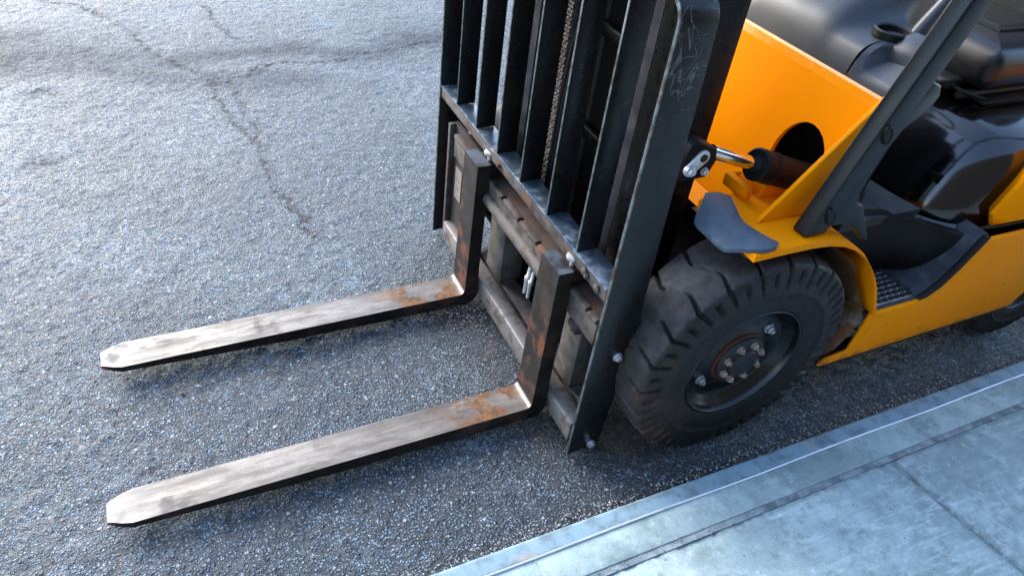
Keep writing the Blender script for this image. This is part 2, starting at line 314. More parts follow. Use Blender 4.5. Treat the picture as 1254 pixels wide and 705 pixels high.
CR = [([(0.566, -4.804), (0.392, -4.708), (0.238, -4.494), (0.127, -4.248), (0.076, -4.095), (-0.016, -3.874), (-0.147, -3.701), (-0.196, -3.621), (-0.201, -3.468), (-0.231, -3.22), (-0.253, -3.06), (-0.292, -2.928), (-0.297, -2.827), (-0.34, -2.692), (-0.306, -2.594), (-0.317, -2.505), (-0.35, -2.398), (-0.377, -2.288), (-0.371, -2.235), (-0.391, -2.19)], .010),
      ([(-0.195, -3.548), (-0.293, -3.551), (-0.305, -3.352), (-0.31, -3.186), (-0.325, -2.995), (-0.295, -2.927)], .008), ([(-0.294, -4.605), (-0.328, -4.331), (-0.375, -4.131), (-0.469, -4.017)], .010),
      ([(-0.169, -3.676), (-0.229, -3.562), (-0.37, -3.62), (-0.497, -3.753), (-0.839, -3.72), (-1.077, -3.804), (-1.532, -3.936)], .006), ([(0.593, -3.562), (0.52, -3.61), (0.463, -3.548)], .012), ([(0.551, -2.955), (0.467, -2.955)], .014), ([(0.262, -1.318), (0.223, -1.313), (0.178, -1.322)], .006)]
def f_crack(X, Y):
    jx = (vnoise(X, Y, 22, 1) - .5) * .05 + (vnoise(X, Y, 60, 2) - .5) * .034 + (vnoise(X, Y, 130, 9) - .5) * .012; jy = (vnoise(X, Y, 24, 3) - .5) * .05 + (vnoise(X, Y, 75, 10) - .5) * .024; o = np.zeros_like(X)
    gap = np.clip(.30 + .9 * vnoise(X, Y, 7, 4), 0, 1)
    for p, w in CR: o = np.maximum(o, np.clip(1.25 - seg_dist(X + jx, Y + jy, p, [w * .85] * len(p)), 0, 1) * gap)
    return o
def f_stain(X, Y):
    jx = (vnoise(X, Y, 3, 5) - .5) * .3; o = np.exp(-seg_dist(X, Y + jx, [(1.006, -4.205), (0.533, -4.137), (0.091, -3.981), (-0.415, -3.904), (-0.868, -3.836), (-1.545, -3.973)], [.16] * 9) ** 2) * .95
    o += np.exp(-seg_dist(X, Y + jx * .6, [(0.983, -3.992), (0.333, -3.803), (-0.197, -3.568), (-0.69, -3.479)], [.10] * 9) ** 2) * .7
    for p, w in CR[:4]: o += np.exp(-seg_dist(X + jx * .2, Y, p, [.022] * 30) ** 2) * .35
    for p, w in CR[4:6]: o += np.exp(-seg_dist(X, Y, p, [.045] * 9) ** 2) * .35
    return np.clip(o, 0, 1) * (.5 + .5 * vnoise(X, Y, 12, 6))
def blob(X, Y, x, y, rx, ry): return np.exp(-(((X - x) / rx) ** 2 + ((Y - y) / ry) ** 2))
def f_rust(X, Y):
    o = blob(X, Y, -.79, -1.63, .09, .07) + blob(X, Y, -.80, -1.10, .06, .06) * .8 + blob(X, Y, -1.02, -.99, .12, .05) * .6 + blob(X, Y, -.72, -1.62, .10, .03) * .6
    return np.clip(o, 0, 1)
def f_dirt_shade(X, Y):
    o = np.exp(-((Y + .775) / .05) ** 2) * (.3 + .7 * vnoise(X, Y, 6, 8)) + blob(X, Y, -1.05, -1.0, .16, .14) * .9 + .55 * (blob(X, Y, -2.2, -1.5, 1.3, .75)) + blob(X, Y, -.8, -1.45, .12, .5) * .4  # dirt at kerb and wheel, plus the shadow beneath the truck coloured in
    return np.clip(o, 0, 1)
def f_roadz(X, Y):
    z = (vnoise(X, Y, 3, 20) - .5) * .006 + (vnoise(X, Y, 28, 21) - .5) * .0036 + (vnoise(X, Y, 70, 22) - .5) * .0034 - .0045 * f_crack(X, Y) - .003 * np.clip(blob(X, Y, .52, -3.58, .09, .05) + blob(X, Y, .5, -2.95, .07, .035), 0, 1)
    e = np.clip(np.minimum.reduce([X + 3.4, 1.4 - X, Y + 5.4]) / .2, 0, 1)
    return z * e - .003 * e
road_me = np_grid("road", -3.4, 1.4, -5.4, -.70, .0095, f_roadz, dict(crack=f_crack, stain=f_stain, rust=f_rust, dirt=f_dirt_shade), MT['asphalt'])
road = place("road", road_me, None, (0, 0, 0), kind='structure')
far = MB()
far.add([(-3.4, -5.4, 0), (1.4, -5.4, 0), (1.4, -.7, 0), (-3.4, -.7, 0), (-150, -150, 0), (150, -150, 0), (150, -.7, 0), (-150, -.7, 0)], [(0, 4, 5, 1), (1, 5, 6, 2), (3, 7, 4, 0)])
far.obj("road", MT['asphalt'], None, (0, 0, 0), kind='structure')

# ------------------------------------------------------------------ kerb and sidewalk
KZ = .09
kerb = MB().prism([(-.700, -.1), (-.700, KZ), (-.616, KZ), (-.616, -.1)], -14, 8, 'yz')
kerb = kerb.obj("kerb", MT['kerbc'], None, (0, -.66, 0), bev=.004, kind='structure')
prof = [(-.7475, -.08)] + [(-.7375 - .01 * math.cos(a), KZ + .002 - .010 + .010 * math.sin(a)) for a in [R(q) for q in (0, 15, 30, 45, 60, 75, 90)]] + [(-.7005, KZ + .003), (-.7005, -.08)]
MB().prism(prof, -14, 8, 'yz').obj("steel_edging", MT['kerb_steel'], kerb)
bx = np.linspace(-14, 8, 400)
MB().tube([(x, -.6975 + .0012 * math.sin(x * 9), KZ + .002) for x in bx], .003, 6).obj("weld_bead", MT['bead'], kerb)
walk = MB().box(-14, 8, -.66, 6, -.12, KZ - .0105).obj("sidewalk", MT['bed'], None, (0, 2, 0), kind='structure')
def slab(x0, x1, y0, y1):
    nx = 90; ny = 60; X, Y = np.meshgrid(np.linspace(0, 1, nx), np.linspace(0, 1, ny)); sk = -.16 * (Y * (y1 - y0))
    px = x0 + X * (x1 - x0) + sk; py = y0 + Y * (y1 - y0); d = np.minimum.reduce([X * (x1 - x0), (1 - X) * (x1 - x0), Y * (y1 - y0), (1 - Y) * (y1 - y0)])
    ch = (vnoise(px, py, 40, 31) - .4) * .018 * np.clip(1 - d / (.006 + .03 * vnoise(px, py, 9, 34)), 0, 1)
    pz = KZ - .0015 + (vnoise(px, py, 2, 30) - .5) * .003 - np.clip(1 - d / .005, 0, 1) * .006 - np.clip(ch, 0, 1)
    b = MB(); b.grid([[(px[j, i], py[j, i], pz[j, i]) for i in range(nx)] for j in range(ny)])
    rim = [(0, i) for i in range(nx)] + [(j, nx - 1) for j in range(1, ny)] + [(ny - 1, i) for i in range(nx - 2, -1, -1)] + [(j, 0) for j in range(ny - 2, 0, -1)]
    top = [(px[q], py[q], pz[q]) for q in rim]; b.rings([top, [(p[0], p[1], KZ - .05) for p in top]], True, False)
    o = b.obj("paving_slab", MT['slab'], walk, smooth=50)
    a = o.data.attributes.new('dirt', 'FLOAT', 'POINT'); dd = np.zeros(len(o.data.vertices), np.float32); ed = (np.clip(1 - d / (.012 + .05 * vnoise(px, py, 7, 33) ** 2), 0, 1).ravel() ** 1.2)
    if len(dd) >= nx * ny: dd[:nx * ny] = ed
    a.data.foreach_set('value', dd)
for k in range(-4, 4):
    slab(-1.655 + 1.52 * k + .0015, -1.655 + 1.52 * (k + 1) - .0015, -.6090, .95)
MB().box(-14, 8, -.6158, -.600, KZ - .02, KZ - .0035).obj('joint_fill', MT['bed'], walk)
grit = MB(); gr = random.Random(3)
def stone(mb, x, y, z, r):
    p = [(x + r * gr.uniform(.6, 1.2) * a, y + r * gr.uniform(.6, 1.2) * b, z + r * gr.uniform(.5, .9) * c) for a, b, c in ((1, 0, 0), (-1, 0, 0), (0, 1, 0), (0, -1, 0), (0, 0, 1), (0, 0, -1))]
    mb.add(p, [(0, 2, 4), (2, 1, 4), (1, 3, 4), (3, 0, 4), (2, 0, 5), (1, 2, 5), (3, 1, 5), (0, 3, 5)])
for k in range(1500):
    x = gr.uniform(-3.2, .2); stone(grit, x, -.802 + gr.gauss(0, .012), .001, gr.choice((.0018, .0022, .003, .004)))
for k in range(500):
    x = gr.uniform(-3.2, .9); stone(grit, x, -.79 - abs(gr.gauss(0, .45)), .002, gr.choice((.0015, .002, .0028)))
for k in range(260):
    x = gr.uniform(-3, 0); stone(grit, x, -.611 + gr.gauss(0, .006), KZ - .003, gr.choice((.0018, .0025, .0035)))
for k in range(260):
    stone(grit, -.78 + gr.gauss(0, .06), -1.62 + gr.gauss(0, .05), .002, gr.choice((.002, .003, .004)))
grit.obj("grit", MT['grit'], None, (0, -.8, 0), kind='stuff')
def pebble(x, y, z, r, label):
    b = MB(); rings = []
    for i in range(5):
        a = math.pi * (i + .5) / 5; rings.append([(x + r * math.sin(a) * math.cos(t) * gr.uniform(.85, 1.35), y + r * math.sin(a) * math.sin(t) * gr.uniform(.7, 1.1), z + r * .45 * math.cos(a)) for t in [2 * math.pi * q / 9 for q in range(9)]])
    b.rings(rings).obj("pebble", MT['pebble'], None, (x, y, z), label=label, category='pebble')
pebble(.128, -1.552, .003, .007, "small brown pebble on the asphalt between the two fork tips")
pebble(-.734, -.815, .003, .007, "small brown pebble lying beside the steel kerb edge, ahead of the front wheel")

# unseen wall, added outside the frame like a building, to shade the kerb side
BW = MB().box(-16, 10, 4.6, 9, -.1, 7.5)
BW.obj("shade_wall", MT['brickdark'], None, (0, 5, 0), kind='structure')
# ------------------------------------------------------------------ the forklift
FL = empty("forklift", (-1.6, YC, 0), label="orange forklift with black mast, worn steel forks and black cab parked along the kerb", category="forklift")

# forks
def fork(yc, w):
    st = []                                                  # stations: point on upper/front face, outward normal, thickness, half width
    st.append(((-.778, .552), (1, 0), .042, w)); st.append(((-.776, .30), (1, 0), .042, w)); st.append(((-.773, .082), (1, 0), .044, w))
    for a in range(0, 91, 15):
        t = R(a); st.append(((-.773 + .020 * (1 - math.cos(t)), .057 + .020 * (1 - math.sin(t)) + .005), (math.cos(t), math.sin(t)), .044 + .012 * math.sin(2 * t), w))
    for x, th in ((-.5, .043), (-.2, .038), (.05, .028), (.262, .019)): st.append(((x, .0615 - .008 * (x + .75)), (0, 1), th, w))
    st.append(((.285, .053), (0, 1), .017, w * .86)); st.append(((.306, .0525), (0, 1), .014, w * .64)); st.append(((.316, .050), (0, 1), .010, w * .54))
    rings = []
    for (x, z), (nx, nz), th, hw in st:
        rings.append([(x, yc - hw, z), (x, yc + hw, z), (x - nx * th, yc + hw, z - nz * th), (x - nx * th, yc - hw, z - nz * th)])
    b = MB().rings(rings)
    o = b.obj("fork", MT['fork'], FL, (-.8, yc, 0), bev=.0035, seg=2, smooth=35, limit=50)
    MB().box(-.862, -.8195, yc - w * .8, yc + w * .8, .500, .548).obj("fork_hook", MT['darkrust'], o, bev=.006)
    pin = MB().lathe([(-.05, .006), (.028, .006), (.027, .0165), (.033, .0185), (.037, .0175), (.039, .001)], (-.8285, yc + .020, .545), 'z', 20).obj("locking_pin", MT['zinc'], o)
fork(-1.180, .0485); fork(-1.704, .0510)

# carriage
CA = MB().box(-.862, -.8235, -1.95, -1.0, .420, .488)
CA = CA.obj("carriage", MT['bar'], FL, bev=.004)
slots = [-1.955, -1.78, -1.56, -1.445, -1.33, -1.215, -1.05, -1.0]
lip = MB()
for a, b in zip(slots[:-1], slots[1:]): lip.box(-.838, -.821, a + .006, b - .006, .486, .4985)
lip.obj("notched_lip", MT['bar'], CA, bev=.002)
MB().box(-.876, -.840, -1.945, -1.002, .489, .494).obj("rusty_ledge", MT['rust'], CA)
MB().tube([(-.824, -1.65, .438), (-.824, -1.255, .438)], .021, 20, False).obj("rolled_tube", MT['bar'], CA)
MB().tube([(-.824, -1.652, .438), (-.824, -1.2535, .438)], .0185, 20, False).obj("tube_bore", MT['darkrust'], CA)
MB().box(-.888, -.877, -1.945, -1.0, .425, .596).obj("back_plate", MT['bar'], CA)
MB().box(-.872, -.8215, -2.0, -1.0, .045, .120).obj("lower_bar", MT['barworn'], CA, bev=.007)
MB().box(-.945, -.886, -1.80, -1.05, .03, .112).obj("rear_beam", MT['bar'], CA, bev=.005)
MB().box(-.884, -.874, -1.95, -1.0, .03, .098).obj("beam_gap", MT['rust'], CA)
for y0, y1 in ((-1.215, -1.124), (-1.735, -1.622)):
    MB().box(-.960, -.882, y0, y1, .113, .425).obj("carriage_plate", MT['plate'], CA, bev=.004)
MB().box(-.868, -.853, -2.025, -1.80, .06, .505).obj("end_plate", MT['darkrust'], CA, bev=.004)
MB().box(-.865, -.832, -2.030, -2.012, .05, .500).obj("end_flange", MT['bar'], CA, bev=.003)
LB = MB().box(-.853, -.8505, -1.985, -1.93, .235, .355).obj("rating_plate", MT['label'], FL)
lt = MB()
for r in range(8):
    z = .342 - r * .0135; lt.box(-.8505, -.8501, -1.978, -1.978 + random.uniform(.025, .042), z - .0016, z + .0016)
lt.obj("rating_text", MT['ink'], LB)
for y in (-1.448, -1.424):
    b = MB().tube([(-.888, y, .315), (-.884, y + .001, .278), (-.882, y, .274), (-.882, y, .262), (-.881, y, .258), (-.880, y, .212)], [.006, .0065, .0085, .0085, .0065, .006], 10)
    h = b.obj("hose_fitting", MT['zinc'], FL)
    MB().tube([(-.888, y, .312), (-.900, y - .01, .36), (-.93, y - .02, .41), (-.95, y - .03, .46)], .0075, 8).obj("rubber_hose", MT['darkrust'], h)
nut = MB(); hexbolt(nut, (-.835, -1.09, .415), (0, 0, -1), .018, .03); nut.obj("carriage_nut", MT['bar'], CA)
for y in (-1.118, -1.64):
    b = MB(); hexbolt(b, (-.8185, y + .04, .583), (1, 0, 0), .006, .006); b.obj("carriage_bolt", MT['bar'], CA)

# load backrest: one flat bar bent into a U upside down, a shelf and six uprights
def ubar():
    r = .05; top = 1.262; pts = []
    pts.append((-.98, .012)); pts.append((-.98, .40)); pts.append((-.98, top - r))
    for a in range(15, 91, 15): pts.append((-.98 - r + r * math.cos(R(a)), top - r + r * math.sin(R(a))))
    for a in range(90, -1, -15): pts.append((-2.10 + r - r * math.cos(R(a)), top - r + r * math.sin(R(a))))
    pts.append((-2.10, .40)); pts.append((-2.10, .012)); return pts
pts = ubar(); rings = []
for i, (y, z) in enumerate(pts):
    a = Vector(pts[max(i - 1, 0)]); c = Vector(pts[min(i + 1, len(pts) - 1)]); t = (c - a).normalized(); nrm = Vector((t.y, -t.x)); k = Vector((y, z)) - nrm * .0
    inn = k + Vector((-t.y, t.x)) * .010
    back = -.935 if .3 < z < 1.1 else (-.905 if z > 1.1 else -.918)
    x0 = -.8195
    if z < .02: rings.append([(x0, k.x, k.y), (-.918, k.x, k.y + .012), (-.918, inn.x, inn.y + .012), (x0, inn.x, inn.y)])
    else: rings.append([(x0, k.x, k.y), (back, k.x, k.y), (back, inn.x, inn.y), (x0, inn.x, inn.y)])
BR = MB().rings(rings).obj("load_backrest", MT['black'], FL, bev=.002)
MB().prism([(-.820, .607), (-.882, .607), (-.882, .598), (-.820, .598)], -2.0855, -.9945, 'xz').obj("shelf", MT['shelf'], BR, bev=.002)
MB().box(-.834, -.8225, -2.0855, -.9945, .566, .5975).obj("shelf_flange", MT['bar'], BR, bev=.003)
for y in (-1.940, -1.781, -1.624, -1.466, -1.303, -1.140):
    MB().box(-.882, -.8205, y - .0075, y, .6075, 1.2475).obj("vertical_bar", MT['black'], BR, bev=.0015)
for x, z in ((-.896, .379), (-.891, .034)):
    b = MB(); hexbolt(b, (x, -.9795, z), (0, 1, 0), .0095, .012); b.obj("backrest_bolt", MT['zinc'], BR)
for y, z in ((-1.09, .587), (-1.03, .583)):
    b = MB(); b.lathe([(-.001, .011), (.004, .011), (.006, .007), (.0065, .001)], (-.8198, y, z), 'x', 14); b.obj("carriage_bolt", MT['bar'], CA)

# mast
def channel(y0, y1, x0, x1, open_side, fl=.016, wb=.018):      # C section seen from above; web at y0 side or y1 side
    if open_side > 0: return [(x0, y0), (x1, y0), (x1, y1), (x1 + fl, y1), (x1 + fl, y0 + wb), (x0 - fl, y0 + wb), (x0 - fl, y1), (x0, y1)]
    return [(x0, y1), (x0, y0), (x0 - fl, y0), (x0 - fl, y1 - wb), (x1 + fl, y1 - wb), (x1 + fl, y0), (x1, y0), (x1, y1)]
MAST = MB().box(-1.105, -.965, -1.86, -1.145, .03, .10).obj("mast", MT['frame'], FL, bev=.004)
MB().prism(channel(-1.206, -1.13, -.958, -1.112, -1), .03, 2.05, 'xy').obj("outer_rail", MT['mastblk'], MAST, bev=.003)
MB().prism(channel(-1.87, -1.794, -.958, -1.112, 1), .03, 2.05, 'xy').obj("outer_rail", MT['mastblk'], MAST, bev=.003)
def inner(ya, yb): return [(-.960, ya), (-.960, yb), (-.976, yb), (-.976, (ya + yb) / 2 + .008), (-1.085, (ya + yb) / 2 + .008), (-1.085, yb), (-1.10, yb), (-1.10, ya), (-1.085, ya), (-1.085, (ya + yb) / 2 - .008), (-.976, (ya + yb) / 2 - .008), (-.976, ya)]
for y0, y1 in ((-1.262, -1.212), (-1.795, -1.735)):
    MB().prism(inner(y0, y1), .06, 2.08, 'xy').obj("inner_rail", MT['rail'], MAST, bev=.003)
MB().box(-.968, -.9585, -1.2065, -1.165, .05, 2.04).obj("rail_wear_face", MT['rail'], MAST, bev=.002)
for z in (.30, .66, .965, 1.45, 2.0):
    MB().box(-1.112, -1.092, -1.755, -1.245, z - .025, z + .012).obj("cross_member", MT['mastblk'], MAST, bev=.004)
for y in (-1.36, -1.68):
    c = MB().tube([(-1.155, y, .08), (-1.155, y, 1.35)], .042, 20).obj("lift_cylinder", MT['darkrust'], MAST)
    MB().tube([(-1.155, y, 1.35), (-1.155, y, 2.0)], .022, 14).obj("cylinder_rod", MT['chrome'], c) if False else None
MB().box(-1.14, -1.128, -1.78, -1.22, .12, 1.95).obj("mast_darkness_sheet", MT['frame'], MAST)  # added dark sheet, stands in for the darkness behind the mast
for y in (-1.545, -1.527):
    MB().tube([(-.965, y + .012, .36), (-.955, y, .45), (-.955, y, .80), (-.963, y + .004, .95), (-.985, y + .01, 1.10), (-1.0, y + .01, 1.9)], .0075, 10).obj("hydraulic_hose", MT['cyl'], MAST)
link = MB()
for dy in (-.0095, -.0035, .0035, .0095):
    off = .0 if abs(dy) > .005 else .0105
    q = [(u_, v_ + off) for u_, v_ in ((.0035, 0), (.0085, .005), (.0075, .010), (0, .0122), (-.0075, .010), (-.0085, .005), (-.0035, 0), (-.0085, -.005), (-.0075, -.010), (0, -.0122), (.0075, -.010), (.0085, -.005))]
    link.prism(q, dy - .002, dy + .002, 'xz')
link.tube([(0, -.012, 0), (0, .012, 0)], .0035, 6); link_me = link.mesh("chain_link", MT['chain'])
for yc_ in (-1.610,):
    CH = MB().box(-1.0, -.985, yc_ - .012, yc_ + .012, .36, .42).obj("lift_chain", MT['bar'], FL, bev=.003)
    for k in range(78):
        z = .43 + k * .021; place("chain_link", link_me, CH, (-.985, yc_, z))

# tilt cylinder (near side and its twin on the far side)
def tilt(s):
    A = Vector((-1.115, -1.082, .871)); B = Vector((-1.236, -1.08, .829)); D = (B - A).normalized()
    b = MB().tube([B, B + D * .004, B + D * .02, B + D * .0205, B + D * .045, B + D * .0455, B + D * .06, B + D * .0605, B + D * .42], [.036, .0405, .0405, .039, .039, .041, .041, .0385, .0385], 28)
    T = mir(b, s).obj("tilt_cylinder", MT['cyl'], FL, smooth=35)
    mir(MB().tube([B + D * .001, B - D * .003], [.021, .020], 20), s).obj("rod_seal", MT['matte'], T)
    mir(MB().tube([A - D * .03, B + D * .002], .0168, 20), s).obj("piston_rod", MT['chrome'], T)
    cl = MB().prism([(-.995, .880), (-1.005, .915), (-1.022, .925), (-1.082, .898), (-1.090, .868), (-1.075, .828), (-1.00, .825)], -1.128, -1.060, 'xz')
    mir(cl, s).obj("clevis", MT['cyl'], T, bev=.004)
    n = 8; c0 = (-1.042, .886); c1 = (-1.014, .858); dv = Vector((c0[0] - c1[0], c0[1] - c1[1])).normalized(); an = math.atan2(dv.y, dv.x)
    cap = [(c0[0] + .0175 * math.cos(an + R(t)), c0[1] + .0175 * math.sin(an + R(t))) for t in range(-90, 91, 22)] + [(c1[0] + .0155 * math.cos(an + R(t)), c1[1] + .0155 * math.sin(an + R(t))) for t in range(90, 271, 22)]
    mir(MB().prism(cap, -1.0595, -1.052, 'xz'), s).obj("pin_plate", MT['zinc'], T, bev=.0015)
    mir(MB().lathe([(0, .001), (.0008, .0095), (-.003, .0100)], (c0[0], -1.0515, c0[1]), 'y', 18), s).obj("pin_end", MT['darkrust'], T)
    b = MB(); hexbolt(b, (c1[0], -1.0515, c1[1]), (0, 1, 0), .0095, .012); mir(b, s).obj("pin_bolt", MT['zinc'], T)
    b = MB(); hexbolt(b, (-1.062, -1.0598, .846), (0, 1, 0), .0085, .010, 1.2); mir(b, s).obj("pin_bolt", MT['zinc'], T)
for s in (-1, 1): tilt(s)

# front cowl with the cylinder openings
SL = Vector((-.07, 0, .465)).normalized(); NRM = Vector((SL.z, 0, -SL.x)); C0 = Vector((-1.410, 0, .55))
def cw(y, t, d=0): p = C0 + SL * t + NRM * d; return (p.x, y, p.z)
def hole_poly(yc):
    pts = []
    for k in range(24):
        a = 2 * math.pi * k / 24; yy = .086 * math.cos(a); tt = .218 + .113 * math.sin(a)
        pts.append((yc + yy, tt))
    return pts
def cowl():
    fold = MB(); b = MB(); y0, y1, t1 = -1.91, -.99, .436; bm = []
    for d in (0, -.012):
        pass
    holes = [hole_poly(-1.141), hole_poly(2 * YC + 1.141)]
    mid = YC; rects = [(mid, y1, holes[0]), (y0, mid, holes[1])]
    for (a, c, h) in rects:
        cx = sum(p[0] for p in h) / 24; n = 24; out = []
        for (yy, tt) in h:                                   # ray from hole centre to the rectangle
            dy, dt = yy - cx, tt - .218; ks = []
            if dy > 1e-6: ks.append((c - cx) / dy)
            if dy < -1e-6: ks.append((a - cx) / dy)
            if dt > 1e-6: ks.append((t1 - .218) / dt)
            if dt < -1e-6: ks.append((0 - .218) / dt)
            k = min(ks); out.append([cx + dy * k, .218 + dt * k])
        for cy, ct in ((a, 0), (a, t1), (c, 0), (c, t1)):     # snap the nearest ray to each corner
            j = min(range(n), key=lambda i: (out[i][0] - cy) ** 2 + (out[i][1] - ct) ** 2); out[j] = [cy, ct]
        b.add([cw(*p) for p in out] + [cw(*p) for p in h] + [cw(p[0], p[1], -.014) for p in h], [(i, (i + 1) % n, (i + 1) % n + n, i + n) for i in range(n)] + [(i + n, (i + 1) % n + n, (i + 1) % n + 2 * n, i + 2 * n) for i in range(n)])
    e = cw(0, t1); f1 = (e[0] - .006, e[2] + .020); f2 = (e[0] - .014, e[2] + .026)
    fold.grid([[(e[0], y, e[2]), (f1[0], y, f1[1]), (f2[0], y, f2[1]), (f2[0] - .02, y, f2[1] + .002)] for y in (y0, YC, y1)])
    return b, fold
CWB, FOLD = cowl(); CW = CWB.obj("front_cowl", MT['orange'], FL, (-1.3, YC, .8), smooth=25)
FOLD.obj("cowl_fold", MT['orange_gloss'], CW, smooth=12)
MB().sheet([[cw(y, t, -.10) for y in (-1.9, -1.0)] for t in (.0, .46)], NRM * -.02).obj("cowl_backing", MT['frame'], CW)
MB().sheet([[(x, y, z) for y in (-1.88, -1.02)] for x, z in ((-1.4095, .5485), (-1.368, .512))], (-.012, 0, -.008)).obj("front_frame", MT['orange'], FL)
MB().box(-1.50, -1.22, -1.75, -1.15, .14, .36).obj("axle_housing", MT['frame'], FL, bev=.03)
LG = MB().box(-1.432, -1.135, -1.118, -1.0005, .700, .7235).obj("cowl_ledge", MT['orange'], FL, bev=.003)
MB().box(-1.262, -1.240, -1.165, -1.078, .7237, .757).obj("ledge_block", MT['orange'], LG, bev=.003)
MB().prism([(-1.432, .7237), (-1.287, .7237), (-1.300, .757), (-1.432, .757)], -1.165, -1.078, 'xz').obj("ledge_block", MT['orange'], LG, bev=.003)
MB().box(-1.287, -1.262, -1.165, -1.155, .7237, .757).obj("ledge_block", MT['orange'], LG, bev=.003)

# sides: fender, flap, gusset, guard pillar
FP0 = [(-1.125, .720), (-1.20, .722), (-1.30, .722), (-1.36, .717), (-1.41, .703), (-1.46, .679), (-1.51, .645), (-1.555, .603), (-1.60, .552), (-1.635, .503), (-1.665, .452), (-1.685, .415), (-1.70, .385)]
def side(s):
    FP = FP0 if s < 0 else [(-1.215, .722)] + FP0[2:]
    b = MB(); rings = []
    for i, p in enumerate(FP):
        a = Vector(FP[max(i - 1, 0)]); c = Vector(FP[min(i + 1, len(FP) - 1)]); t = (c - a).normalized(); nn = Vector((t.y, -t.x)) * .020
        rings.append([(p[0], -.886, p[1]), (p[0], -1.105, p[1]), (p[0] + nn.x * -1 * -1, -1.105, p[1] - abs(nn.y)), (p[0] + nn.x, -.886, p[1] - abs(nn.y))])
    for r, p in zip(rings, FP): pass
    b.rings(rings); F = mir(b, s).obj("front_fender", MT['orange'], FL, bev=.003, limit=60)
    # dirty liner under the fender
    rows = [[(x + .022 if z < .70 else x, -.905 + .012 * math.sin(x * 40), z - .024 - (.004 if z > .7 else 0)), (x + .022 if z < .70 else x, -1.125, z - .026)] for x, z in FP]
    rows += [[(-1.684, -.90, .36), (-1.66, -1.125, .36)], [(-1.675, -.905, .29), (-1.63, -1.125, .30)], [(-1.655, -.91, .235), (-1.60, -1.125, .23)], [(-1.60, -.915, .212), (-1.57, -1.125, .20)]]
    mir(MB().grid(rows), s).obj("wheel_liner", MT['dirtmetal'], F)
    mir(MB().box(-1.70, -1.43, -1.135, -1.122, .30, .70), s).obj("inner_panel", MT['orange'], F)
    for (x, y, z) in ((-1.655, -.93, .32), (-1.625, -.925, .262), (-1.66, -.95, .41)):
        b = MB(); hexbolt(b, (x + .012, y, z), (1, 0, .5), .006, .006); mir(b, s).obj("liner_bolt", MT['bar'], F)
    bk_ = [(-1.150, -1.120), (-1.190, -1.112), (-1.205, -1.088), (-1.188, -1.050), (-1.170, -1.010), (-1.163, -.985), (-1.170, -.950), (-1.182, -.915), (-1.192, -.894), (-1.178, -.884), (-1.150, -.882)]
    fr_ = [(-1.118, -1.090), (-1.096, -1.074), (-1.083, -1.060), (-1.080, -1.040), (-1.080, -1.018), (-1.080, -.995), (-1.080, -.972), (-1.081, -.950), (-1.084, -.938), (-1.105, -.915), (-1.140, -.884)]
    rows = []
    for a, c in zip(bk_, fr_):
        rows.append([(a[0] + (c[0] - a[0]) * q, a[1] + (c[1] - a[1]) * q, .738 - .030 * max(0, (a[0] + (c[0] - a[0]) * q + 1.15) / .07) ** 1.4) for q in [k / 8 for k in range(9)]])
    if s < 0: mir(MB().sheet(rows, (0, 0, -.011)), s).obj("mud_flap", MT['flap'], F, bev=.002, limit=60)
    g = MB().prism([(-1.212, .7225), (-1.466, 1.020), (-1.535, 1.018), (-1.40, .7225)], -1.000, -.988, 'xz'); mir(g, s).obj("gusset_plate", MT['orange'], FL, bev=.002)
    # pillar: box section leaning back, flared foot plate, two caps
    bx = []
    for x, z in ((-1.283, .724), (-1.456, 1.268), (-1.72, 2.08)):
        bx.append([(x, -.902, z), (x + .004, -.945, z + .002), (x - .066, -.945, z), (x - .066, -.902, z)])
    PL = mir(MB().rings(bx), s).obj("guard_pillar", MT['pillar'], FL, bev=.006, seg=3)
    ft = MB().prism([(-1.300, .742), (-1.348, .728), (-1.360, .742), (-1.395, .742), (-1.43, .732), (-1.462, .712), (-1.482, .695), (-1.505, .674), (-1.530, .668), (-1.474, .745), (-1.440, .790), (-1.418, .80), (-1.408, .83), (-1.412, .87), (-1.428, .945), (-1.445, .985), (-1.498, 1.025), (-1.512, 1.06), (-1.500, 1.085), (-1.462, 1.098), (-1.43, 1.06)], -.930, -.9035, 'xz')
    mir(ft, s).obj("foot_plate", MT['pillar'], PL, bev=.006, seg=3)
    for x, z in ((-1.393, .982), (-1.336, .778)):
        cp = MB(); rg = []
        for d, rr in ((0, 1), (.004, 1), (.006, .92), (.0065, .78), (.0045, .7), (.005, .3)):
            rg.append([(x + rr * (.0150 * math.cos(a) * 1 + .009 * math.sin(a)), -.9025 + d * 1.2, z + rr * (.0255 * math.sin(a))) for a in [2 * math.pi * k / 24 for k in range(24)]])
        mir(cp.rings(rg), s).obj("bolt_cap", MT['matte'], PL)
    # body side and step
    bp = [(-1.578, .203), (-1.605, .226), (-1.690, .236), (-1.702, .383), (-1.885, .383), (-1.925, .392), (-1.965, .420), (-2.005, .48), (-2.055, .578), (-2.35, .574), (-2.98, .566), (-2.98, .46), (-2.70, .45), (-2.60, .40), (-2.46, .213)]
    BS = mir(MB().prism(bp, -.903, -.886, 'xz'), s).obj("side_panel", MT['orange'], FL, bev=.009, seg=3)
    mir(MB().prism([(-1.592, .203), (-2.46, .211), (-2.45, .185), (-1.61, .178)], -.96, -.900, 'xz'), s).obj("sill_flange", MT['darkrust'], BS, bev=.003)
    tr = [(-1.895, .384), (-1.925, .389), (-1.968, .418), (-2.008, .478), (-2.058, .578), (-2.064, .583), (-2.054, .586), (-2.047, .576), (-2.003, .487), (-1.962, .424), (-1.920, .395)]
    mir(MB().prism([(x + .004, z + .004) for x, z in tr], -.906, -.884, 'xz'), s).obj("step_trim", MT['matte'], BS, bev=.005, seg=3)
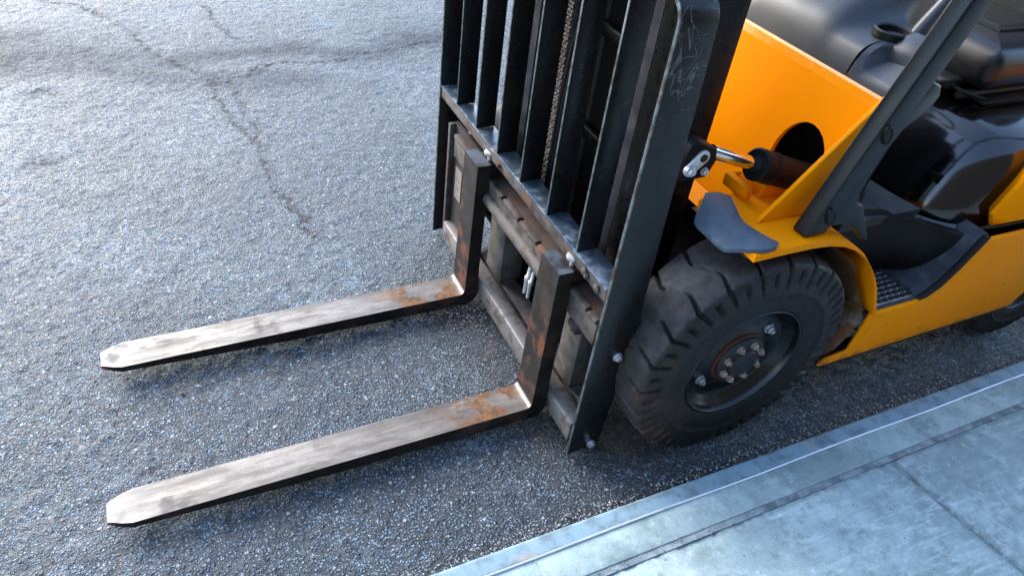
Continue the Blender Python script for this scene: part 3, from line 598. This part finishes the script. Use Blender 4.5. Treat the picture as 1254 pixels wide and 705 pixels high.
    SP = mir(MB().sheet([[(x, y, z) for y in (-1.10, -1.02, -.9035)] for x, z in ((-1.69, .374), (-1.905, .374), (-1.95, .397), (-1.985, .45), (-2.03, .53), (-2.07, .585))], (0, 0, -.02)), s).obj("step", MT['steptrim'], FL, smooth=60)
    mir(MB().sheet([[(x, y, .3755) for y in (-1.10, -.916)] for x in (-1.695, -1.905)], (0, 0, .003)), s).obj("grip_bed", MT['gripbed'], SP)
    for iy in range(10):
        for ix in range(8):
            x = -1.715 - ix * .025 - (.012 if iy % 2 else 0); y = -.921 - iy * .019
            mir(MB().box(x - .018, x, y - .012, y, .378, .3865), s).obj("grip_pad", MT['grip'], SP, bev=.0025)
    top = [(-1.60, -1.10, .585), (-1.72, -1.098, .585), (-1.84, -1.065, .585), (-1.95, -1.005, .570), (-2.03, -.958, .556), (-2.115, -.925, .545)]
    bot = [(-1.72, -1.095, .370), (-1.83, -1.075, .370), (-1.93, -1.040, .370), (-1.985, -.988, .375), (-2.05, -.957, .420), (-2.115, -.944, .52)]
    rows = []
    for w in (0, .12, .3, .5, .7, .88, 1):
        rows.append([(a[0] + (c[0] - a[0]) * w, a[1] + (c[1] - a[1]) * w + .022 * math.sin(math.pi * w), a[2] + (c[2] - a[2]) * w) for a, c in zip(top, bot)])
    RS = mir(MB().sheet(rows, (0, -.03, 0)), s).obj("step_riser", MT['matte'], FL, smooth=60)
    b = MB(); hexbolt(b, (-2.062, -.935, .512), (.3, 1, 0), .006, .005, 1.9); mir(b, s).obj("riser_screw", MT['cyl'], RS)
    rp = [(-2.080, .583), (-2.150, .745), (-2.195, .85), (-2.30, .90), (-2.98, .92), (-2.98, .583)]
    mir(MB().prism(rp, -.99, -.888, 'xz'), s).obj("rear_side_cowl", MT['orange'], FL, bev=.045, seg=1, limit=70)
for s in (-1, 1): side(s)
MB().box(-2.4, -1.45, -1.84, -1.065, .555, .583).obj("cab_floor", MT['mat'], FL)
MB().box(-2.40, -1.50, -1.78, -1.12, .22, .55).obj("chassis", MT['frame'], FL, bev=.01)
MB().prism([(-2.985, .20), (-2.985, .86), (-3.35, .95), (-3.62, .90), (-3.66, .35), (-3.5, .16)], -1.98, -.92, 'xz').obj("counterweight", MT['orange'], FL, bev=.05, seg=3)

# engine hood under the seat
def hood():
    b = MB(); rows = []
    def outline(off, z, dx):                                 # plan: a superellipse front that turns into the side
        o = []; a = .575 + dx - off; bb = .503 - off; n = 2 / 5.0
        o.append((-2.95, YC - bb, z))
        for k in range(-40, 41):
            t = math.pi / 2 * k / 40; o.append((-2.515 + a * math.cos(t) ** n if abs(k) < 40 else -2.515, YC + bb * math.copysign(abs(math.sin(t)) ** n, t), z))
        o.append((-2.95, YC + bb, z)); return o
    for z, off, dx in ((.545, .0, .008), (.553, -.004, .008), (.562, .004, .004), (.575, .0, 0), (.62, .0, -.022), (.68, .002, -.044), (.72, .006, -.060), (.75, .013, -.070), (.775, .026, -.076), (.797, .045, -.080), (.813, .070, -.080), (.825, .10, -.080), (.833, .135, -.080), (.838, .18, -.080), (.840, .26, -.080)):
        rows.append(outline(off, z, dx))
    b.rings(rows, False); b.add(rows[-1], [tuple(range(len(rows[-1])))]); return b
HD = hood().obj("engine_hood", MT['gloss'], FL, smooth=60)
MB().box(-2.040, -2.0015, -1.115, -1.075, .655, .685).obj("hood_latch", MT['frame'], HD, bev=.003)
MB().box(-2.9, -2.20, -1.82, -1.18, .838, .846).obj("hood_deck", MT['matte'], HD, bev=.003)
for y in (-1.22, -1.72):
    MB().tube([(-2.12, y, .862), (-2.16, y, .862), (-2.7, y, .862)], .012, 8).obj("seat_rail", MT['cyl'], FL)
MB().tube([(-2.12, -1.30, .875), (-2.13, -1.2, .872), (-2.16, -1.16, .870)], .006, 8).obj("seat_lever", MT['cyl'], FL)

# seat
def pillow(x0, x1, y0, y1, z0, z1, r, puff=.02, nx=16, ny=16):
    b = MB(); rows = []
    for u in range(nx * 2):
        pass
    ring = lambda z, ins: [(max(x0 + ins, min(x1 - ins, (x0 + x1) / 2 + (x1 - x0) / 2 * 1.08 * math.copysign(abs(math.cos(t)) ** .35, math.cos(t)))), max(y0 + ins, min(y1 - ins, (y0 + y1) / 2 + (y1 - y0) / 2 * 1.08 * math.copysign(abs(math.sin(t)) ** .35, math.sin(t)))), z) for t in [2 * math.pi * k / 48 for k in range(48)]]
    h = z1 - z0; st = [(z0, r * .8), (z0 + h * .12, r * .3), (z0 + h * .35, 0), (z0 + h * .6, 0), (z0 + h * .8, r * .25), (z0 + h * .93, r * .65), (z1, r * 1.2), (z1 + puff * .5, r * 2.2), (z1 + puff, r * 3.6)]
    b.rings([ring(z, i) for z, i in st]); return b
SE = pillow(-2.72, -2.165, -1.78, -1.185, .875, 1.0, .03, .012).obj("seat", MT['vinyl'], FL, smooth=80)
pillow(-2.60, -2.10, -1.70, -1.25, .86, .89, .01, .001).obj("seat_base", MT['matte'], SE)
bk = pillow(-.06, .06, -1.76, -1.22, 0, .5, .035, .01); bk.v = [(-2.60 + x - z * .18, y, .99 + z) for x, y, z in bk.v]; bk.obj("seat_back", MT['vinyl'], SE, smooth=80)
pn = pillow(-2.68, -2.30, -1.66, -1.30, .99, 1.010, .012, .006); pn.obj("seat_panel", MT['vinyl'], SE, smooth=80)
MB().tube([(-2.30, -1.30, 1.012), (-2.295, -1.48, 1.013), (-2.30, -1.66, 1.012), (-2.68, -1.66, 1.012), (-2.68, -1.30, 1.012), (-2.30, -1.30, 1.012)], .006, 8).obj("piping", MT['cyl'], SE)

# dashboard
def dash():
    b = MB(); P1 = [(-1.488, 1.006), (-1.490, 1.020), (-1.494, 1.045), (-1.503, 1.075), (-1.520, 1.098), (-1.548, 1.117), (-1.60, 1.140), (-1.70, 1.180), (-1.80, 1.215), (-1.86, 1.225), (-1.90, 1.20), (-1.92, 1.10), (-1.92, .60)]
    P2 = [(-1.488, 1.006), (-1.490, 1.020), (-1.494, 1.038), (-1.503, 1.062), (-1.515, 1.074), (-1.530, 1.082), (-1.56, 1.088), (-1.66, 1.095), (-1.72, 1.098), (-1.74, 1.095), (-1.75, 1.07), (-1.75, 1.0), (-1.75, .60)]
    cols = []
    for y, w in ((-1.89, 0), (-1.56, 0), (-1.535, .15), (-1.520, .5), (-1.510, .82), (-1.497, .96), (-1.48, 1), (-1.40, 1), (-1.315, 1), (-1.285, .96), (-1.262, .78), (-1.245, .4), (-1.232, .12), (-1.215, 0), (-1.18, 0), (-1.137, 0)):
        sh = .035 * max(0, (-1.95 - y) / .05) ** 2
        cols.append([(a[0] * w + c[0] * (1 - w), y, (a[1] * w + c[1] * (1 - w)) - sh) for a, c in zip(P1, P2)])
    b.grid(cols); return b
DA = dash().obj("dashboard", MT['plastic'], FL, smooth=70)
P3 = [(-1.488, 1.006), (-1.491, 1.018), (-1.500, 1.028), (-1.510, 1.034), (-1.60, 1.062), (-1.615, 1.07), (-1.62, 1.085), (-1.63, 1.096), (-1.66, 1.098), (-1.72, 1.098), (-1.73, 1.09), (-1.735, 1.0)]
P4 = [(-1.488, 1.006), (-1.491, 1.020), (-1.497, 1.040), (-1.507, 1.060), (-1.520, 1.074), (-1.535, 1.082), (-1.56, 1.089), (-1.61, 1.094), (-1.66, 1.098), (-1.72, 1.098), (-1.73, 1.09), (-1.735, 1.0)]
rows = [[(-1.488 + (a[0] * w + c[0] * (1 - w) + 1.488) * k, y, a[1] * w + c[1] * (1 - w)) for a, c in zip(P3, P4)] for y, w, k in ((-1.133, 0, 1), (-1.118, .08, 1), (-1.104, .75, .97), (-1.098, 1, .95), (-1.05, 1, .75), (-.992, 1, .5))]
TR = MB().grid(rows).obj("dash_tray", MT['plastic'], FL, smooth=45)
MB().lathe([(-.002, .047), (.012, .047), (.015, .043), (.012, .038), (-.05, .036), (-.05, .002)], (-1.610, -1.150, 1.094), 'z', 32).obj("cup_holder", MT['matte'], TR)
MB().prism([(-1.565, 1.05), (-1.575, 1.085), (-1.60, 1.108), (-1.635, 1.116), (-1.67, 1.105), (-1.69, 1.08), (-1.69, 1.04)], -1.115, -1.045, 'xz').obj("lever_housing", MT['plastic'], TR, bev=.008, seg=3)
MB().tube([(-1.690, -1.15, 1.07), (-1.71, -1.15, 1.11), (-1.75, -1.15, 1.17), (-1.80, -1.15, 1.24), (-1.88, -1.15, 1.34)], [.022, .019, .016, .014, .018], 14).obj("parking_lever", MT['plastic'], FL)
SW = MB(); SWC = Vector((-1.98, -1.50, 1.36)); ax = Vector((-.5, 0, .86)).normalized(); u = ax.orthogonal().normalized(); w = ax.cross(u)
SW.tube([SWC + (u * math.cos(t) + w * math.sin(t)) * .17 for t in [2 * math.pi * k / 40 for k in range(41)]], .013, 10)
for t in (0.3, 2.4, 4.5): SW.tube([SWC - ax * .03, SWC + (u * math.cos(t) + w * math.sin(t)) * .17], .010, 8)
SW = SW.obj("steering_wheel", MT['matte'], FL)
MB().tube([SWC - ax * .02, (-1.72, -1.5, .95)], .035, 16).obj("steering_column", MT['matte'], SW)

# overhead guard above the cab
OG = MB()
OG.box(-2.75, -1.70, -.955, -.900, 2.06, 2.12); OG.box(-2.75, -1.70, -2.0, -1.945, 2.06, 2.12)
OG = OG.obj("overhead_guard", MT['pillar'], FL, bev=.006)
for k in range(7):
    x = -1.76 - k * .155; MB().box(x - .03, x, -1.94, -.96, 2.08, 2.11).obj("guard_bar", MT['pillar'], OG, bev=.004)
for s in (-1, 1):
    mir(MB().tube([(-2.70, -.93, .84), (-2.70, -.93, 2.06)], .025, 12), s).obj("rear_post", MT['pillar'], OG)

# ------------------------------------------------------------------ wheels
def tyre_mesh(n=23, spp=30, Rt=.335, yo=.1):
    prof = []                                                # (y, r) outer bead -> tread -> inner bead
    half = [(.080, .178), (.0875, .180), (.092, .187), (.0945, .198), (.0965, .212), (.0975, .226), (.098, .236), (.099, .241), (.1015, .245), (.1025, .249), (.101, .253), (.0995, .258), (.0985, .266), (.0975, .274), (.0965, .282), (.0955, .290), (.0945, .298), (.0935, .305), (.0925, .311), (.091, .317), (.0885, .322), (.085, .3262)]
    tr = [(.085 - .17 * k / 30, Rt - .0088 * abs(1 - 2 * k / 30) ** 3) for k in range(1, 30)]
    prof = half + tr + [(-y, r) for y, r in half[::-1]]; P = np.array(prof); nt_ = len(P)
    d = np.gradient(P, axis=0); nn = np.stack([d[:, 1], -d[:, 0]], 1); nn /= np.linalg.norm(nn, axis=1)[:, None]; nn = -nn
    # make sure normals point outward
    for i in range(nt_):
        if nn[i] @ np.array([P[i, 0], P[i, 1] - .24]) < 0: nn[i] *= -1
    N = n * spp; ph = np.linspace(0, 2 * np.pi, N, endpoint=False); V = np.zeros((N, nt_, 3)); D = np.zeros((N, nt_)); dust = np.zeros((N, nt_))
    arc = (ph[:, None] * Rt) % (2 * np.pi * Rt / n); pit = 2 * np.pi * Rt / n
    def per(x): x = np.mod(x + pit / 2, pit) - pit / 2; return np.abs(x)
    sm = lambda x, a, b: np.clip((x - a) / (b - a), 0, 1) ** 2 * (3 - 2 * np.clip((x - a) / (b - a), 0, 1))
    for i in range(nt_):
        y, r = P[i]; A = arc[:, 0]
        if abs(y) <= .0851 and r > .32:
            t = (.085 - y) / .17
            off = np.interp(t, [0, .12, .28, .34, .5, .66, .72, .88, 1], [-.004, .003, .010, .008, -.009, -.026, -.028, -.021, -.015])
            wd = np.interp(t, [0, .2, .3, .36, .64, .7, .8, 1], [.0058, .0045, .0038, .0014, .0014, .0038, .0045, .0058]); dp = np.interp(t, [0, .25, .36, .64, .75, 1], [.014, .011, .004, .004, .011, .014])
            g = 1 - sm(per(A - off), wd * .55, wd * 1.15); D[:, i] = -dp * g; dust[:, i] = .9 * (1 - g) * (.35 + .65 * (abs(y) < .08))
        elif r > .256:
            q = (r - .256) / .07; off = -.004 + .010 * (1 - q)
            if y < 0: off = -.015 - .010 * (1 - q)
            g = (1 - sm(per(A - off), .0045, .0085)) * sm(r, .262, .272)
            g2 = (1 - sm(per(A - off - pit / 2), .0055, .0115)) * sm(r, .272, .284) * (1 - sm(r, .306, .318))
            D[:, i] = -(.012 * g + .012 * g2); dust[:, i] = .35 * (1 - np.maximum(g, g2))
        else:
            D[:, i] = .0006 * (np.sin(ph * 160) > .4) * (r > .205) * (r < .235); dust[:, i] = .12
    y = P[None, :, 0] + nn[None, :, 0] * D; r = P[None, :, 1] + nn[None, :, 1] * D
    V[..., 0] = r * np.cos(ph)[:, None]; V[..., 1] = y; V[..., 2] = r * np.sin(ph)[:, None]
    idx = np.arange(N * nt_).reshape(N, nt_); a = idx; b = np.roll(idx, -1, 0)
    q = np.stack([a[:, :-1], b[:, :-1], b[:, 1:], a[:, 1:]], -1).reshape(-1, 4).astype(np.int32)
    me = bpy.data.meshes.new("tyre"); me.vertices.add(N * nt_); me.vertices.foreach_set("co", V.reshape(-1).astype(np.float32)); me.loops.add(q.size); me.loops.foreach_set("vertex_index", q.ravel())
    me.polygons.add(len(q)); me.polygons.foreach_set("loop_start", np.arange(0, q.size, 4, dtype=np.int32)); me.update(); me.validate()
    bm = bmesh.new(); bm.from_mesh(me); bmesh.ops.recalc_face_normals(bm, faces=bm.faces); bm.to_mesh(me); bm.free()
    me.shade_smooth(); me.set_sharp_from_angle(angle=R(50)); me.materials.append(MT['rubber'])
    at = me.attributes.new('dust', 'FLOAT', 'POINT'); at.data.foreach_set('value', dust.reshape(-1).astype(np.float32)); return me
TY = tyre_mesh()
rim_me = MB().lathe([(.070, .1805), (.088, .1840), (.0920, .1815), (.0915, .1775), (.084, .174), (.076, .172), (.072, .167), (.066, .163), (.062, .156), (.0555, .152), (.052, .146), (.050, .136), (.0485, .120), (.050, .105), (.056, .094), (.060, .080)], (0, 0, 0), 'y', 72).mesh("rim", MT['rim'], smooth=35)
rin_me = MB().lathe([(-.09, .178), (-.05, .15), (-.01, .14), (-.002, .10)], (0, 0, 0), 'y', 48).mesh("rim_back", MT['rim'])
hub_me = MB().lathe([(.052, .0775), (.0745, .0765), (.0785, .074), (.080, .070), (.080, .046), (.081, .0445), (.088, .0435), (.0905, .041), (.091, .037), (.091, .011), (.0895, .009), (.0895, .0005)], (0, 0, 0), 'y', 48).mesh("hub", [MT['hub']], smooth=35)
hrs_me = MB().lathe([(.045, .0830), (.062, .0825), (.066, .0815), (.068, .0780)], (0, 0, 0), 'y', 48).mesh("hub_flange", MT['rustrim'])
b = MB(); hexbolt(b, (0, 0, 0), (0, 1, 0), .0090, .012, 1.25); b.tube([(0, .006, 0), (0, .015, 0)], .005, 8); nut_me = b.mesh("wheel_nut", MT['brass'])
b = MB(); hexbolt(b, (0, 0, 0), (0, 1, 0), .0115, .014, 1.35); b.tube([(0, .008, 0), (0, .020, 0)], .0062, 10); rb_me = b.mesh("rim_bolt", MT['zinc'])
def wheel(name, hub, s, k=1.0):
    HUB = Vector(hub); T = place(name, TY, FL, HUB); flip = 1 if s < 0 else -1
    T.scale = (k, k * flip, k)
    def ch(nm, me, p, rz=0):
        o = bpy.data.objects.new(nm, me); COL.objects.link(o); o.parent = T; o.location = p; o.rotation_euler = (0, rz, 0); LOC[o.name] = HUB; return o
    ch("rim", rim_me, (0, 0, 0)); ch("rim_back", rin_me, (0, 0, 0)); ch("hub", hub_me, (0, 0, 0)); ch("hub_flange", hrs_me, (0, 0, 0))
    for i in range(8):
        a = R(20 + 45 * i); ch("wheel_nut", nut_me, (.0590 * math.cos(a), .080, .0590 * math.sin(a)), R(13 * i))
    for a in (R(142), R(-36)): ch("rim_bolt", rb_me, (.114 * math.cos(a), .0495, .114 * math.sin(a)), a)
wheel("front_wheel", (-1.245, -.973, .333), -1); wheel("front_wheel", (-1.245, 2 * YC + .973, .333), 1)
wheel("rear_wheel", (-2.64, -1.005, .268), -1, .805); wheel("rear_wheel", (-2.64, 2 * YC + 1.005, .268), 1, .805)
